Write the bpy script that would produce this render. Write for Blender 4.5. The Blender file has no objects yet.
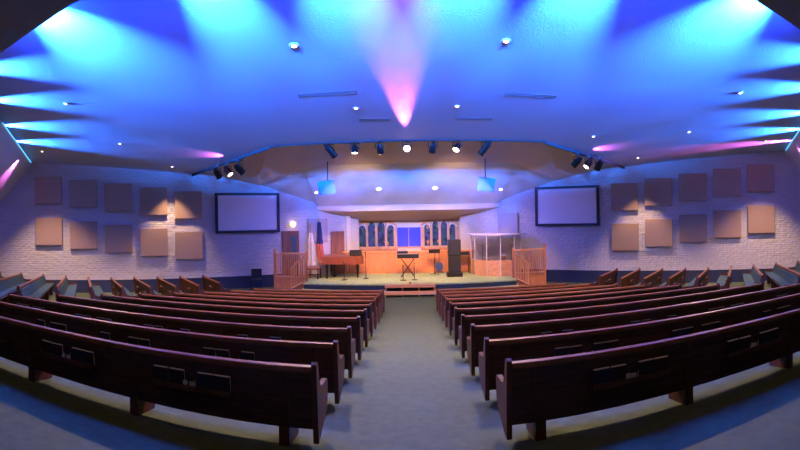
import bpy, bmesh, math, random
from mathutils import Vector, Matrix
random.seed(7)
S = bpy.context.scene
COL = S.collection
PI = math.pi

# ------------------------------------------------------------------ materials
def mat(name, col, rough=0.6, metal=0.0, noise=None, bump=None, emit=None, spec=0.5, trans=0.0, ior=1.45):
    m = bpy.data.materials.new(name); m.use_nodes = True
    nt = m.node_tree; b = nt.nodes['Principled BSDF']
    b.inputs['Base Color'].default_value = (*col, 1)
    b.inputs['Roughness'].default_value = rough
    b.inputs['Metallic'].default_value = metal
    b.inputs['Specular IOR Level'].default_value = spec
    b.inputs['Transmission Weight'].default_value = trans
    b.inputs['IOR'].default_value = ior
    tc = None
    if noise or bump:
        tc = nt.nodes.new('ShaderNodeTexCoord')
    if noise:                                   # (scale xyz, amount, detail)
        mp = nt.nodes.new('ShaderNodeMapping'); mp.inputs['Scale'].default_value = noise[0]
        nz = nt.nodes.new('ShaderNodeTexNoise'); nz.inputs['Scale'].default_value = 1.0
        nz.inputs['Detail'].default_value = noise[2]
        rp = nt.nodes.new('ShaderNodeValToRGB')
        a = noise[1]
        rp.color_ramp.elements[0].position = 0.3; rp.color_ramp.elements[1].position = 0.7
        rp.color_ramp.elements[0].color = (*[c*(1-a) for c in col], 1)
        rp.color_ramp.elements[1].color = (*[min(1, c*(1+a)) for c in col], 1)
        nt.links.new(tc.outputs['Object'], mp.inputs['Vector'])
        nt.links.new(mp.outputs['Vector'], nz.inputs['Vector'])
        nt.links.new(nz.outputs['Fac'], rp.inputs['Fac'])
        nt.links.new(rp.outputs['Color'], b.inputs['Base Color'])
    if bump:                                    # (scale, strength, distance)
        n2 = nt.nodes.new('ShaderNodeTexNoise'); n2.inputs['Scale'].default_value = bump[0]
        n2.inputs['Detail'].default_value = 4
        bp = nt.nodes.new('ShaderNodeBump'); bp.inputs['Strength'].default_value = bump[1]
        bp.inputs['Distance'].default_value = bump[2]
        nt.links.new(tc.outputs['Object'], n2.inputs['Vector'])
        nt.links.new(n2.outputs['Fac'], bp.inputs['Height'])
        nt.links.new(bp.outputs['Normal'], b.inputs['Normal'])
    if emit:
        b.inputs['Emission Color'].default_value = (*emit[0], 1)
        b.inputs['Emission Strength'].default_value = emit[1]
    return m

def brick_mat():
    m = bpy.data.materials.new('painted_brick'); m.use_nodes = True
    nt = m.node_tree; b = nt.nodes['Principled BSDF']
    b.inputs['Base Color'].default_value = (.60, .56, .56, 1); b.inputs['Roughness'].default_value = .75
    uv = nt.nodes.new('ShaderNodeUVMap')
    bt = nt.nodes.new('ShaderNodeTexBrick')
    bt.inputs['Scale'].default_value = 1.0
    bt.inputs['Brick Width'].default_value = .30; bt.inputs['Row Height'].default_value = .10
    bt.inputs['Mortar Size'].default_value = .014; bt.inputs['Mortar Smooth'].default_value = .3
    bt.inputs['Color1'].default_value = (.67, .63, .65, 1); bt.inputs['Color2'].default_value = (.60, .565, .585, 1)
    bt.inputs['Mortar'].default_value = (.56, .53, .55, 1)
    nz = nt.nodes.new('ShaderNodeTexNoise'); nz.inputs['Scale'].default_value = 6; nz.inputs['Detail'].default_value = 5
    mx = nt.nodes.new('ShaderNodeMath'); mx.operation = 'MULTIPLY_ADD'; mx.inputs[1].default_value = 1.9
    iv = nt.nodes.new('ShaderNodeMath'); iv.operation = 'SUBTRACT'; iv.inputs[0].default_value = 1
    bp = nt.nodes.new('ShaderNodeBump'); bp.inputs['Strength'].default_value = .9; bp.inputs['Distance'].default_value = .035
    nt.links.new(uv.outputs['UV'], bt.inputs['Vector']); nt.links.new(uv.outputs['UV'], nz.inputs['Vector'])
    nt.links.new(bt.outputs['Color'], b.inputs['Base Color'])
    nt.links.new(bt.outputs['Fac'], iv.inputs[1])
    nt.links.new(nz.outputs['Fac'], mx.inputs[0]); nt.links.new(iv.outputs[0], mx.inputs[2])
    nt.links.new(mx.outputs[0], bp.inputs['Height']); nt.links.new(bp.outputs['Normal'], b.inputs['Normal'])
    return m

M = {}
M['brick'] = brick_mat()
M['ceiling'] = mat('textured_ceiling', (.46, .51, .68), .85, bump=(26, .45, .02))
M['ceil_dark'] = mat('rear_ceiling', (.22, .22, .25), .85, bump=(14, .5, .03))
M['soffit'] = mat('tan_soffit', (.64, .52, .44), .85, bump=(12, .4, .02))
M['stageceil'] = mat('stage_ceiling_paint', (.66, .64, .66), .85, noise=((.7, .7, .7), .14, 2), bump=(14, .4, .02))
M['plaster'] = mat('white_plaster', (.62, .6, .62), .8)
M['wood'] = mat('dark_pew_wood', (.062, .021, .013), .5, noise=((3, 28, 28), .45, 4), spec=.25)
M['wood_rail'] = mat('worn_pew_rail', (.16, .056, .025), .42, noise=((4, 30, 30), .35, 4), spec=.2)
M['wood_end'] = mat('pew_end_wood', (.07, .024, .015), .45, noise=((14, 14, 3), .45, 4), spec=.3)
M['oak'] = mat('orange_oak', (.62, .24, .10), .5, noise=((14, 14, 2), .22, 4))
M['oak_wall'] = mat('orange_oak_panelling', (.66, .25, .12), .55, noise=((6, 6, 1.2), .14, 4))
M['oak_light'] = mat('light_oak', (.72, .36, .18), .45, noise=((3, 20, 20), .2, 4))
M['oak_trim'] = mat('window_frame_oak', (.55, .33, .2), .5, noise=((10, 10, 2), .2, 3))
M['door'] = mat('brown_door', (.26, .11, .07), .5, noise=((8, 8, 1), .25, 3))
M['glass_teal'] = mat('door_glass', (.08, .16, .2), .15)
M['carpet'] = mat('blue_green_carpet', (.085, .11, .062), .95, noise=((9, 9, 9), .13, 6), bump=(160, .6, .012), spec=.1)
M['stagecarpet'] = mat('sage_carpet', (.36, .47, .27), .95, noise=((6, 6, 6), .14, 5), spec=.1)
M['dark_carpet'] = mat('navy_carpet_base', (.035, .045, .075), .9, spec=.1)
M['fabric_blue'] = mat('blue_upholstery', (.026, .055, .07), .85, noise=((30, 30, 30), .18, 4), spec=.2)
M['panel'] = mat('tan_panel_fabric', (.40, .275, .19), .9, noise=((40, 40, 40), .12, 4), spec=.15)
M['panel_grey'] = mat('grey_panel_fabric', (.36, .33, .37), .9, noise=((40, 40, 40), .1, 4), spec=.15)
M['black'] = mat('black_plastic', (.012, .012, .016), .45)
M['black_metal'] = mat('black_metal', (.016, .016, .02), .38, metal=.3)
M['screen'] = mat('projection_screen', (.80, .78, .84), .7)
M['frame'] = mat('screen_frame', (.012, .014, .03), .5)
M['cover_a'] = mat('hymnal_cover_dark', (.03, .014, .016), .6, spec=.15)
M['cover_b'] = mat('hymnal_cover_navy', (.018, .016, .03), .6, spec=.15)
M['pages'] = mat('book_pages', (.55, .5, .48), .8)
M['card'] = mat('white_card', (.5, .48, .5), .7)
M['white_metal'] = mat('white_trim', (.7, .68, .66), .5)
M['warm_lens'] = mat('warm_lens', (.9, .8, .7), .4, emit=((1, .82, .62), 14))
M['warm_lens_small'] = mat('warm_lens_small', (.9, .8, .7), .4, emit=((1, .78, .6), 5))
M['pink_lens'] = mat('pink_lens', (.9, .6, .9), .4, emit=((1, .5, 1), 16))
M['cyan_spill'] = mat('cyan_spill', (.5, .9, 1), .4, emit=((.08, .5, 1), 1.0))  # glow stands in for trough light spilling over the lip edge
M['edge_trim'] = mat('dark_edge_trim', (.035, .03, .035), .7, spec=.1)
M['dark_lens'] = mat('dark_lens', (.03, .04, .08), .15)
M['sconce'] = mat('sconce_glow', (.9, .7, .5), .4, emit=((1, .62, .32), 3.5))
M['piano'] = mat('brown_piano_wood', (.30, .085, .045), .3, noise=((3, 14, 14), .2, 3))
M['cloth_white'] = mat('white_flag_cloth', (.72, .66, .62), .85)
M['cloth_navy'] = mat('navy_flag_cloth', (.02, .03, .12), .85)
M['cloth_red'] = mat('red_flag_cloth', (.55, .12, .07), .85)
M['gold'] = mat('gold_finial', (.6, .36, .1), .35, metal=.6)
M['blue_wall'] = mat('blue_baptistry_wall', (.02, .12, .75), .8)
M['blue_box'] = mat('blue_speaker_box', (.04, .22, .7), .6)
M['grille'] = mat('speaker_grille', (.02, .022, .035), .7, bump=(300, .4, .004))
M['guitar_blue'] = mat('blue_lacquer', (.05, .09, .3), .3)
M['drum_wood'] = mat('drum_shell', (.5, .16, .06), .35)
M['skin'] = mat('drum_head', (.7, .66, .6), .6)
M['brass'] = mat('cymbal_brass', (.7, .45, .15), .3, metal=.8)
M['ivory'] = mat('ivory_keys', (.75, .72, .66), .4)

def clear_mat():
    m = bpy.data.materials.new('clear_acrylic'); m.use_nodes = True
    nt = m.node_tree; nt.nodes.remove(nt.nodes['Principled BSDF'])
    out = nt.nodes['Material Output']
    tr = nt.nodes.new('ShaderNodeBsdfTransparent'); tr.inputs[0].default_value = (.86, .86, .9, 1)
    gl = nt.nodes.new('ShaderNodeBsdfGlossy'); gl.inputs['Roughness'].default_value = .12
    df = nt.nodes.new('ShaderNodeBsdfDiffuse'); df.inputs[0].default_value = (.6, .56, .56, 1)
    a = nt.nodes.new('ShaderNodeMixShader'); a.inputs[0].default_value = .07
    b = nt.nodes.new('ShaderNodeMixShader'); b.inputs[0].default_value = .08
    nt.links.new(tr.outputs[0], a.inputs[1]); nt.links.new(df.outputs[0], a.inputs[2])
    nt.links.new(a.outputs[0], b.inputs[1]); nt.links.new(gl.outputs[0], b.inputs[2])
    nt.links.new(b.outputs[0], out.inputs[0])
    return m
M['clear'] = clear_mat()

def stained_mat():
    m = bpy.data.materials.new('stained_glass'); m.use_nodes = True
    nt = m.node_tree; b = nt.nodes['Principled BSDF']; b.inputs['Roughness'].default_value = .25
    tc = nt.nodes.new('ShaderNodeTexCoord')
    mp = nt.nodes.new('ShaderNodeMapping'); mp.inputs['Scale'].default_value = (7, 7, 5)
    v = nt.nodes.new('ShaderNodeTexVoronoi'); v.inputs['Scale'].default_value = 1.0
    sp = nt.nodes.new('ShaderNodeSeparateColor')
    rp = nt.nodes.new('ShaderNodeValToRGB'); rp.color_ramp.interpolation = 'CONSTANT'
    cols = [(0, (.015, .02, .05)), (.3, (.03, .05, .14)), (.62, (.02, .07, .08)), (.76, (.06, .06, .17)), (.88, (.04, .10, .09)), (.96, (.35, .2, .1))]
    while len(rp.color_ramp.elements) < len(cols): rp.color_ramp.elements.new(.5)
    for e, (p, c) in zip(rp.color_ramp.elements, cols): e.position = p; e.color = (*c, 1)
    nt.links.new(tc.outputs['Object'], mp.inputs[0]); nt.links.new(mp.outputs[0], v.inputs['Vector'])
    nt.links.new(v.outputs['Color'], sp.inputs[0]); nt.links.new(sp.outputs[0], rp.inputs[0])
    nt.links.new(rp.outputs[0], b.inputs['Base Color'])
    nt.links.new(rp.outputs[0], b.inputs['Emission Color']); b.inputs['Emission Strength'].default_value = .08
    return m
M['stained'] = stained_mat()

# ------------------------------------------------------------------ mesh helpers
class MB:
    def __init__(self): self.bm = bmesh.new()
    def box(self, x0, x1, y0, y1, z0, z1, mtx=None, bevel=0):
        r = bmesh.ops.create_cube(self.bm, size=1)['verts']
        T = Matrix.Translation(((x0+x1)/2, (y0+y1)/2, (z0+z1)/2)) @ Matrix.Diagonal((x1-x0, y1-y0, z1-z0, 1))
        bmesh.ops.transform(self.bm, matrix=T, verts=r)
        if bevel:
            es = list({e for v in r for e in v.link_edges})
            o = bmesh.ops.bevel(self.bm, geom=es, offset=bevel, segments=2, affect='EDGES', profile=.6)
            r = list({v for f in o['faces'] for v in f.verts} | {v for v in r if v.is_valid})
        if mtx is not None: bmesh.ops.transform(self.bm, matrix=mtx, verts=r)
        return self
    def prism(self, pts, a, b, axis='x', mtx=None):
        """extrude 2-D outline pts from a to b along axis"""
        def mk(p, t):
            if axis == 'x': return (t, p[0], p[1])
            if axis == 'y': return (p[0], t, p[1])
            return (p[0], p[1], t)
        v0 = [self.bm.verts.new(mk(p, a)) for p in pts]; v1 = [self.bm.verts.new(mk(p, b)) for p in pts]
        n = len(pts)
        self.bm.faces.new(v0); self.bm.faces.new(v1[::-1])
        for i in range(n):
            self.bm.faces.new((v0[i], v1[i], v1[(i+1) % n], v0[(i+1) % n]))
        if mtx is not None: bmesh.ops.transform(self.bm, matrix=mtx, verts=v0+v1)
        return self
    def tube(self, pts, r, n=8, r2=None):
        pts = [Vector(p) for p in pts]; rings = []
        k = len(pts)
        for i, p in enumerate(pts):
            d = (pts[min(i+1, k-1)] - pts[max(i-1, 0)]).normalized()
            q = d.to_track_quat('Z', 'Y')
            rr = r if r2 is None else r + (r2-r)*i/max(1, k-1)
            rings.append([self.bm.verts.new(p + q @ Vector((rr*math.cos(2*PI*j/n), rr*math.sin(2*PI*j/n), 0))) for j in range(n)])
        for a, b in zip(rings, rings[1:]):
            for j in range(n):
                self.bm.faces.new((a[j], a[(j+1) % n], b[(j+1) % n], b[j]))
        self.bm.faces.new(rings[0][::-1]); self.bm.faces.new(rings[-1])
        return self
    def lathe(self, prof, n=20, mtx=None):
        rings = []; vs = []
        for (r, z) in prof:
            ring = [self.bm.verts.new((r*math.cos(2*PI*j/n), r*math.sin(2*PI*j/n), z)) for j in range(n)]
            rings.append(ring); vs += ring
        for a, b in zip(rings, rings[1:]):
            for j in range(n):
                self.bm.faces.new((a[j], a[(j+1) % n], b[(j+1) % n], b[j]))
        self.bm.faces.new(rings[0][::-1]); self.bm.faces.new(rings[-1])
        if mtx is not None: bmesh.ops.transform(self.bm, matrix=mtx, verts=vs)
        return self
    def poly(self, pts):
        self.bm.faces.new([self.bm.verts.new(p) for p in pts]); return self
    def slab(self, pts, d):
        """polygon given thickness by offset vector d"""
        d = Vector(d); a = [self.bm.verts.new(p) for p in pts]; b = [self.bm.verts.new(Vector(p)+d) for p in pts]
        n = len(pts)
        self.bm.faces.new(a); self.bm.faces.new(b[::-1])
        for i in range(n): self.bm.faces.new((a[i], b[i], b[(i+1) % n], a[(i+1) % n]))
        return self
    def build(self, name, material, parent=None, smooth=False):
        bmesh.ops.remove_doubles(self.bm, verts=self.bm.verts, dist=1e-6)
        bmesh.ops.recalc_face_normals(self.bm, faces=self.bm.faces)
        me = bpy.data.meshes.new(name); self.bm.to_mesh(me); self.bm.free()
        me.materials.append(material)
        if smooth:
            for p in me.polygons: p.use_smooth = True
            try: me.set_sharp_from_angle(angle=math.radians(40))
            except Exception: pass
        o = bpy.data.objects.new(name, me); COL.objects.link(o)
        if parent: o.parent = parent
        return o

def tag(o, label=None, cat=None, group=None, kind=None):
    if label: o['label'] = label
    if cat: o['category'] = cat
    if group: o['group'] = group
    if kind: o['kind'] = kind
    return o
def thing(name, label, cat, loc=(0, 0, 0), rz=0, group=None, mtx=None):
    o = bpy.data.objects.new(name, None); COL.objects.link(o); o.empty_display_size = .1
    if mtx is not None: o.matrix_world = mtx
    else: o.location = loc; o.rotation_euler = (0, 0, rz)
    return tag(o, label, cat, group)
def struct(name, mb, m, label=None):
    o = mb.build(name, m); o['kind'] = 'structure'
    if label: o['label'] = label
    return o
def copy_tree(o, parent=None):
    c = o.copy(); COL.objects.link(c)
    if parent: c.parent = parent
    for ch in list(o.children): copy_tree(ch, c)
    return c

# ------------------------------------------------------------------ the room
RAKE = .0933; YF = 14.4; ZF = -RAKE*YF            # raked floor, flat in front of the stage
def fz(y): return -RAKE*min(y, YF)
def cz(y): return 6.58 - .15*y                    # main ceiling plane
ZS = -.98                                          # stage floor
D = 20.0
def W(s, t, z, off=0.0):
    """point on the angled side wall: s=-1 left, +1 right; t along it towards the stage; off into the room"""
    n = (.589, .808); u = (-.808, .589)
    return Vector((s*(n[0]*(D-off) + u[0]*t), n[1]*(D-off) + u[1]*t, z))
def wall_matrix(s, t, z, off=0.0):
    """local +x along the wall (rightwards in view), +y into the wall, +z up"""
    if s < 0: X = Vector((.808, .589, 0)); Y = Vector((-.589, .808, 0))
    else: X = Vector((.808, -.589, 0)); Y = Vector((.589, .808, 0))
    m = Matrix((X, Y, Vector((0, 0, 1)))).transposed().to_4x4()
    m.translation = W(s, t, z, off)
    return m

f = MB()
f.slab([(-22, -6, fz(-6)), (22, -6, fz(-6)), (22, YF, ZF), (-22, YF, ZF)], (0, 0, -.3))
f.slab([(-22, YF, ZF), (22, YF, ZF), (22, 26, ZF), (-22, 26, ZF)], (0, 0, -.3))
struct('floor', f, M['carpet'])

T_END, T_NEAR = 11.4, -9.5
for s, side in ((-1, 'left'), (1, 'right')):
    me = bpy.data.meshes.new('wall_'+side)
    a, b = W(s, T_NEAR, 0), W(s, T_END, 0)
    zs = (-1.7, 5.6)
    d = Vector((s*.589*.25, .808*.25, 0))
    vs = [Vector((a.x, a.y, zs[0])), Vector((b.x, b.y, zs[0])), Vector((b.x, b.y, zs[1])), Vector((a.x, a.y, zs[1]))]
    me.from_pydata([tuple(v) for v in vs] + [tuple(v+d) for v in vs], [], [(0, 1, 2, 3), (7, 6, 5, 4), (0, 4, 5, 1), (1, 5, 6, 2), (2, 6, 7, 3), (3, 7, 4, 0)])
    uvl = me.uv_layers.new(name='UVMap')
    for p in me.polygons:
        for li in p.loop_indices:
            v = me.vertices[me.loops[li].vertex_index].co
            uvl.data[li].uv = ((v.x*s*-.808 + v.y*.589), v.z)
    me.materials.append(M['brick'])
    o = bpy.data.objects.new('wall_'+side, me); COL.objects.link(o); o['kind'] = 'structure'
    # dark carpeted baseboard along the foot of the wall
    bb = MB(); bb.box(-8.5, 8.0, -.05, .0, ZF, ZF+.56, mtx=wall_matrix(s, 0, 0))
    struct('baseboard_'+side, bb, M['dark_carpet'])

# main ceiling with its octagonal front edge
T1x, T1y = 4.74, 14.95
T0 = W(-1, 3.0, 0)        # where the front edge meets the angled walls
c = MB()
Lw = W(-1, T_NEAR, 0); Rw = W(1, T_NEAR, 0)
outl = [(-9.6, 4.7), (9.6, 4.7), (Rw.x, Rw.y), (-T0.x, T0.y), (T1x, T1y), (-T1x, T1y), (T0.x, T0.y), (Lw.x, Lw.y)]
c.slab([(x, y, cz(y)) for x, y in outl], (0, 0, .25))
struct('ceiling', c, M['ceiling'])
lipd = MB(); edge = [(T0.x, T0.y), (-T1x, T1y), (T1x, T1y), (-T0.x, T0.y)]
for (ax, ay), (bx, by) in zip(edge, edge[1:]):
    dr = .05 if ay == by else .11
    lipd.slab([(ax, ay, cz(ay)-dr), (bx, by, cz(by)-dr), (bx, by, cz(by)+.1), (ax, ay, cz(ay)+.1)], (0, .05, 0))
struct('trim_5', lipd, M['edge_trim'])
# tan soffit behind the edge, then the sloped stage ceiling and the valance
B1 = (4.39, 18.5, 4.0); B0 = (6.88, 19.73, 3.35); C0 = (4.37, 21.56, 2.40)
so = MB()
up = .18
so.slab([(-T1x, T1y, cz(T1y)+up), (T1x, T1y, cz(T1y)+up), B1, (-B1[0], B1[1], B1[2])], (0, 0, .15))
for s in (-1, 1):
    so.slab([(s*T1x, T1y, cz(T1y)+up), (s*-T0.x, T0.y, cz(T0.y)+up), (s*B0[0]*1.01, B0[1]*1.01, B0[2]), (s*B1[0], B1[1], B1[2])], (0, 0, .15))
struct('trim_1', so, M['soffit'])
sc_ = MB()
sc_.slab([(-B1[0], B1[1], B1[2]), (B1[0], B1[1], B1[2]), C0, (-C0[0], C0[1], C0[2])], (0, .1, .15))
for s in (-1, 1):
    sc_.slab([(s*B1[0], B1[1], B1[2]), (s*B0[0]*1.01, B0[1]*1.01, B0[2]), (s*C0[0]*1.01, C0[1]*1.01, C0[2])], (0, .1, .15))
struct('ceiling_stage', sc_, M['stageceil'])
va = MB()
va.slab([(-4.45, 21.5, 2.40), (4.45, 21.5, 2.40), (4.4, 21.5, 2.2), (2.9, 21.46, 2.12), (-2.9, 21.46, 2.12), (-4.4, 21.5, 2.2)], (0, .12, 0))
va.slab([(-4.4, 21.5, 2.2), (-2.9, 21.46, 2.12), (2.9, 21.46, 2.12), (4.4, 21.5, 2.2), (2.9, 23.9, 1.52), (-2.9, 23.9, 1.52)], (0, 0, .12))
struct('trim_2', va, M['soffit'])
# light trough: lip, sloped outer fascia, dark rear ceiling
lip = [(-15.2, 13.75, 4.40), (-9.1, 6.1, 5.36), (-5.0, 5.42, 5.38), (5.0, 5.42, 5.38), (9.1, 6.1, 5.36), (15.2, 13.75, 4.40)]
for k, (s, i) in enumerate(((-1, 0), (1, 5))):
    a = Vector(lip[i]); b = Vector(lip[1 if s < 0 else 4])
    o = Vector((s*.76*5.2, -.65*5.2, -5.2*1.08))
    fa = MB(); fa.slab([a, b, b+o, a+o], (0, 0, .02))
    struct('wall_slope_'+('left' if s < 0 else 'right'), fa, M['plaster'])
lp = MB()
liph = [.01, .13, .13, .13, .13, .01]
for i, (a, b) in enumerate(zip(lip, lip[1:])):
    lp.slab([a, b, (b[0], b[1], b[2]+liph[i+1]), (a[0], a[1], a[2]+liph[i])], (0, -.05, 0))
struct('trim_3', lp, M['plaster'])
rc = MB()
rc.slab([lip[1], lip[2], lip[3], lip[4], (9.1, -5.5, 5.36), (-9.1, -5.5, 5.36)], (0, 0, -.06))
for s in (-1, 1):
    rc.slab([(s*9.1, 6.1, 5.36), (s*9.1, -5.5, 5.36), (s*16, -5.5, 3.2), (s*16, 0, 3.2)], (0, 0, .1))
struct('ceiling_rear', rc, M['ceil_dark'])
wr = MB(); wr.box(-22, 22, -5.8, -5.5, -1, 6.5); struct('wall_rear', wr, M['plaster'])
for s, side in ((-1, 'west'), (1, 'east')):
    p = W(s, T_NEAR, 0)
    w = MB(); w.slab([(p.x, p.y, -2), (s*19.5, -5.6, -2), (s*19.5, -5.6, 6), (p.x, p.y, 6)], (s*.2, 0, 0)); struct('wall_'+side, w, M['plaster'])

# stage: platform, lower step, back wall
def arc_edge(x0, x1, y0, sag, n=16):
    return [(x0+(x1-x0)*i/n, y0 - sag*(1-((2*i/n-1)**2))) for i in range(n+1)]
st = MB()
fe = arc_edge(-4.55, 4.55, 18.75, .25)
st.prism(fe + [(4.75, 21.6), (4.0, 22.4), (4.0, 26), (-4.0, 26), (-4.0, 22.4), (-4.75, 21.6)], ZS-.05, ZS, 'z')
struct('stage_floor', st, M['stagecarpet'])
st = MB(); st.prism(arc_edge(-4.53, 4.53, 18.78, .25) + [(4.73, 21.58), (4.0, 22.4), (4.0, 26), (-4.0, 26), (-4.0, 22.4), (-4.73, 21.58)], ZF, ZS-.05, 'z')
struct('stage_riser', st, M['dark_carpet'])
st = MB(); st.prism(arc_edge(-4.5, 4.5, 18.2, .22) + [(4.6, 18.9), (-4.6, 18.9)], ZF, ZF+.13, 'z')
struct('stage_step', st, M['stagecarpet'])

bw = MB()   # stage back wall, with an opening for the baptistry between the window units
bw.box(-3.1, -.66, 23.6, 23.8, ZS, 2.4); bw.box(.6, 3.1, 23.6, 23.8, ZS, 2.4)
bw.box(-.66, .6, 23.6, 23.8, 1.26, 2.4); bw.box(-.66, .6, 23.6, 23.8, ZS, .22)
struct('wall_stage', bw, M['plaster'])
br = MB(); br.box(-1.4, 1.4, 25.2, 25.3, -.3, 2.4); br.box(-1.4, -1.3, 23.8, 25.2, -.3, 2.4); br.box(1.3, 1.4, 23.8, 25.2, -.3, 2.4)
br.box(-1.4, 1.4, 23.8, 25.3, 2.3, 2.4)
struct('wall_baptistry', br, M['blue_wall'])
bp = thing('baptistry_panel', 'clear glazed panel with a centre post across the blue baptistry opening', 'glass panel', (0, 23.55, .24))
g = MB(); g.box(-.05, -.01, -.02, .03, 0, 1.0); g.box(-.66, .6, -.02, .03, -.04, 0.02); g.build('frame', M['oak_trim'], bp)
g = MB(); g.box(-.66, -.05, 0, .008, .02, 1.0); g.box(-.01, .6, 0, .008, .02, 1.0); g.build('pane', M['clear'], bp)

def arch_outline(x0, x1, z0, ztop_side, ztop_mid, n=8):
    pts = [(x0, z0), (x1, z0)]
    for i in range(n+1):
        x = x1 + (x0-x1)*i/n; k = (2*i/n-1)
        pts.append((x, ztop_side + (ztop_mid-ztop_side)*math.sqrt(max(0, 1-k*k))))
    return pts
def window_unit(name, x0, x1):
    w = MB(); n = 5
    lw = (x1-x0)
    # timber frame: posts, sill, arched head
    posts = [x0 + lw*i/4 for i in range(5)]
    for i, px in enumerate(posts):
        hw = .09 if i in (0, 4) else .05
        top = 1.28 if i in (0, 4) else 1.58
        w.box(px-hw, px+hw, -.12, .0, .2, top)
    w.box(x0-.1, x1+.1, -.16, 0, .14, .28, bevel=.01)
    pts = []
    for i in range(17):
        t = i/16; x = x0-.1 + (lw+.2)*t; pts.append((x, 1.26 + .36*math.sin(PI*t)**.7))
    for i in range(16, -1, -1):
        t = i/16; x = x0-.1 + (lw+.2)*t; pts.append((x, 1.26 + .36*math.sin(PI*t)**.7 + .14))
    w.prism(pts, -.1, 0, 'y')
    root = w.build(name, M['oak_trim']); root.location = (0, 23.6, 0); root['kind'] = 'structure'
    for i in range(4):
        a, b = posts[i]+.06, posts[i+1]-.06
        g = MB(); hi = 1.56 if i in (1, 2) else 1.40
        lo = hi-.2 if i in (1, 2) else (1.16)
        g.prism(arch_outline(a, b, .28, lo, hi), -.05, -.02, 'y'); g.build('pane', M['stained'], root)
    # timber dado beneath
    d = MB(); d.box(x0-.1, x1+.1, -.1, 0, ZS, .14)
    for i in range(5): d.box(posts[i]-.03, posts[i]+.03, -.125, -.1, ZS, .14)
    d.build('dado_panel', M['oak_wall'], root)
window_unit('window_1', -2.72, -.72)
window_unit('window_2', .70, 2.5)

# choir rail wall
cr = MB(); cr.box(-4.05, 3.1, 22.3, 22.42, ZS, .12)
rail = thing('choir_rail', 'low orange oak panelled choir rail across the back of the stage', 'choir rail', (0, 22.3, ZS))
h = 1.1
b_ = MB(); b_.box(-4.0, 3.15, 0, .1, 0, h-.06); b_.build('rail_panel', M['oak_wall'], rail)
b_ = MB(); b_.box(-4.05, 3.2, -.06, .16, h-.06, h, bevel=.012); b_.build('cap_rail', M['oak_light'], rail)
for i in range(8):
    x = -4.0 + i*7.1/7; b_ = MB(); b_.box(x-.03, x+.03, -.03, 0, 0.0, h-.06); b_.build('stile', M['oak'], rail)
b_ = MB(); b_.box(-4.0, 3.15, -.025, 0, 0, .12); b_.build('kick_board', M['oak'], rail)
cr.bm.free()

# doors and trim on the angled wall near the stage
def door(name, t, w, top, glass):
    root = MB().box(-w/2, w/2, -.05, 0, ZS, top, mtx=None, bevel=.008).build(name, M['door']); root['kind'] = 'structure'
    root.matrix_world = wall_matrix(-1, t, 0)
    m = MB(); m.box(-w/2-.09, -w/2, -.07, 0, ZS, top+.09); m.box(w/2, w/2+.09, -.07, 0, ZS, top+.09); m.box(-w/2, w/2, -.07, 0, top, top+.09)
    m.build('door_frame', M['door'], root)
    if glass:
        m = MB(); m.box(.02, w/2-.06, -.056, -.05, -.1, top-.15); m.build('door_glass', M['glass_teal'], root)
    m = MB(); m.lathe([(.001, -.04), (.03, -.03), (.035, 0), (.03, .02), (.001, .03)], 10, Matrix.Translation((-w/2+.07, -.09, ZS+1.0))); m.build('door_knob', M['gold'], root)
door('door_1', 7.65, .66, 1.14, True)
door('door_2', 10.15, .56, 1.06, False)
p = MB(); p.box(-.11, .11, -.16, 0, ZS, 2.3, mtx=wall_matrix(-1, 10.72, 0)); struct('trim_4', p, M['plaster'])

# round glowing sconce above the left door
scn = thing('wall_sconce', 'round glowing wall light above the left door beside the stage', 'wall light', mtx=wall_matrix(-1, 7.76, 1.55))
RX = Matrix.Rotation(PI/2, 4, 'X')
MB().lathe([(.001, 0), (.12, 0), (.12, .03), (.001, .03)], 18, RX).build('back_plate', M['white_metal'], scn)
MB().lathe([(.02, .03), (.09, .05), (.13, .1), (.11, .17), (.05, .21), (.001, .22)], 18, RX).build('glass_globe', M['sconce'], scn, True)

# ------------------------------------------------------------------ acoustic panels
ORD = ['first', 'second', 'third', 'fourth', 'fifth']
def panel(mtx, label, group, m=M['panel'], w=1.22, h=1.22):
    r = thing('acoustic_panel', label, 'acoustic panel', group=group, mtx=mtx)
    MB().box(-w/2, w/2, -.13, -.03, -h/2, h/2, bevel=.015).build('fabric_face', m, r)
    MB().box(-w/2+.05, w/2-.05, -.03, 0, -h/2+.05, h/2-.05).build('backing_frame', M['black'], r)
for s, side in ((-1, 'left'), (1, 'right')):
    for i in range(5):
        if s < 0: t = -3.43 + 1.56*i; zu = 3.24 - .187*i; zl = 1.39 - .178*i
        else: t = -3.07 + 1.523*i; zu = 3.27 - .185*i; zl = 1.43 - .175*i
        for nm, z in (('upper', zu), ('lower', zl)):
            panel(wall_matrix(s, t, z), 'tan fabric panel, %s from the screen, %s row on the %s brick wall' % (ORD[4-i], nm, side), 'square acoustic panels on the side walls')
panel(wall_matrix(-1, 9.05, 1.22), 'tall grey fabric panel on the wall behind the two flags', 'grey wall panels by the stage', M['panel_grey'], 1.02, 1.14)
panel(wall_matrix(1, 8.66, 1.4), 'square grey fabric panel on the wall above the drum enclosure', 'grey wall panels by the stage', M['panel_grey'], 1.05, 1.05)

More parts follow.
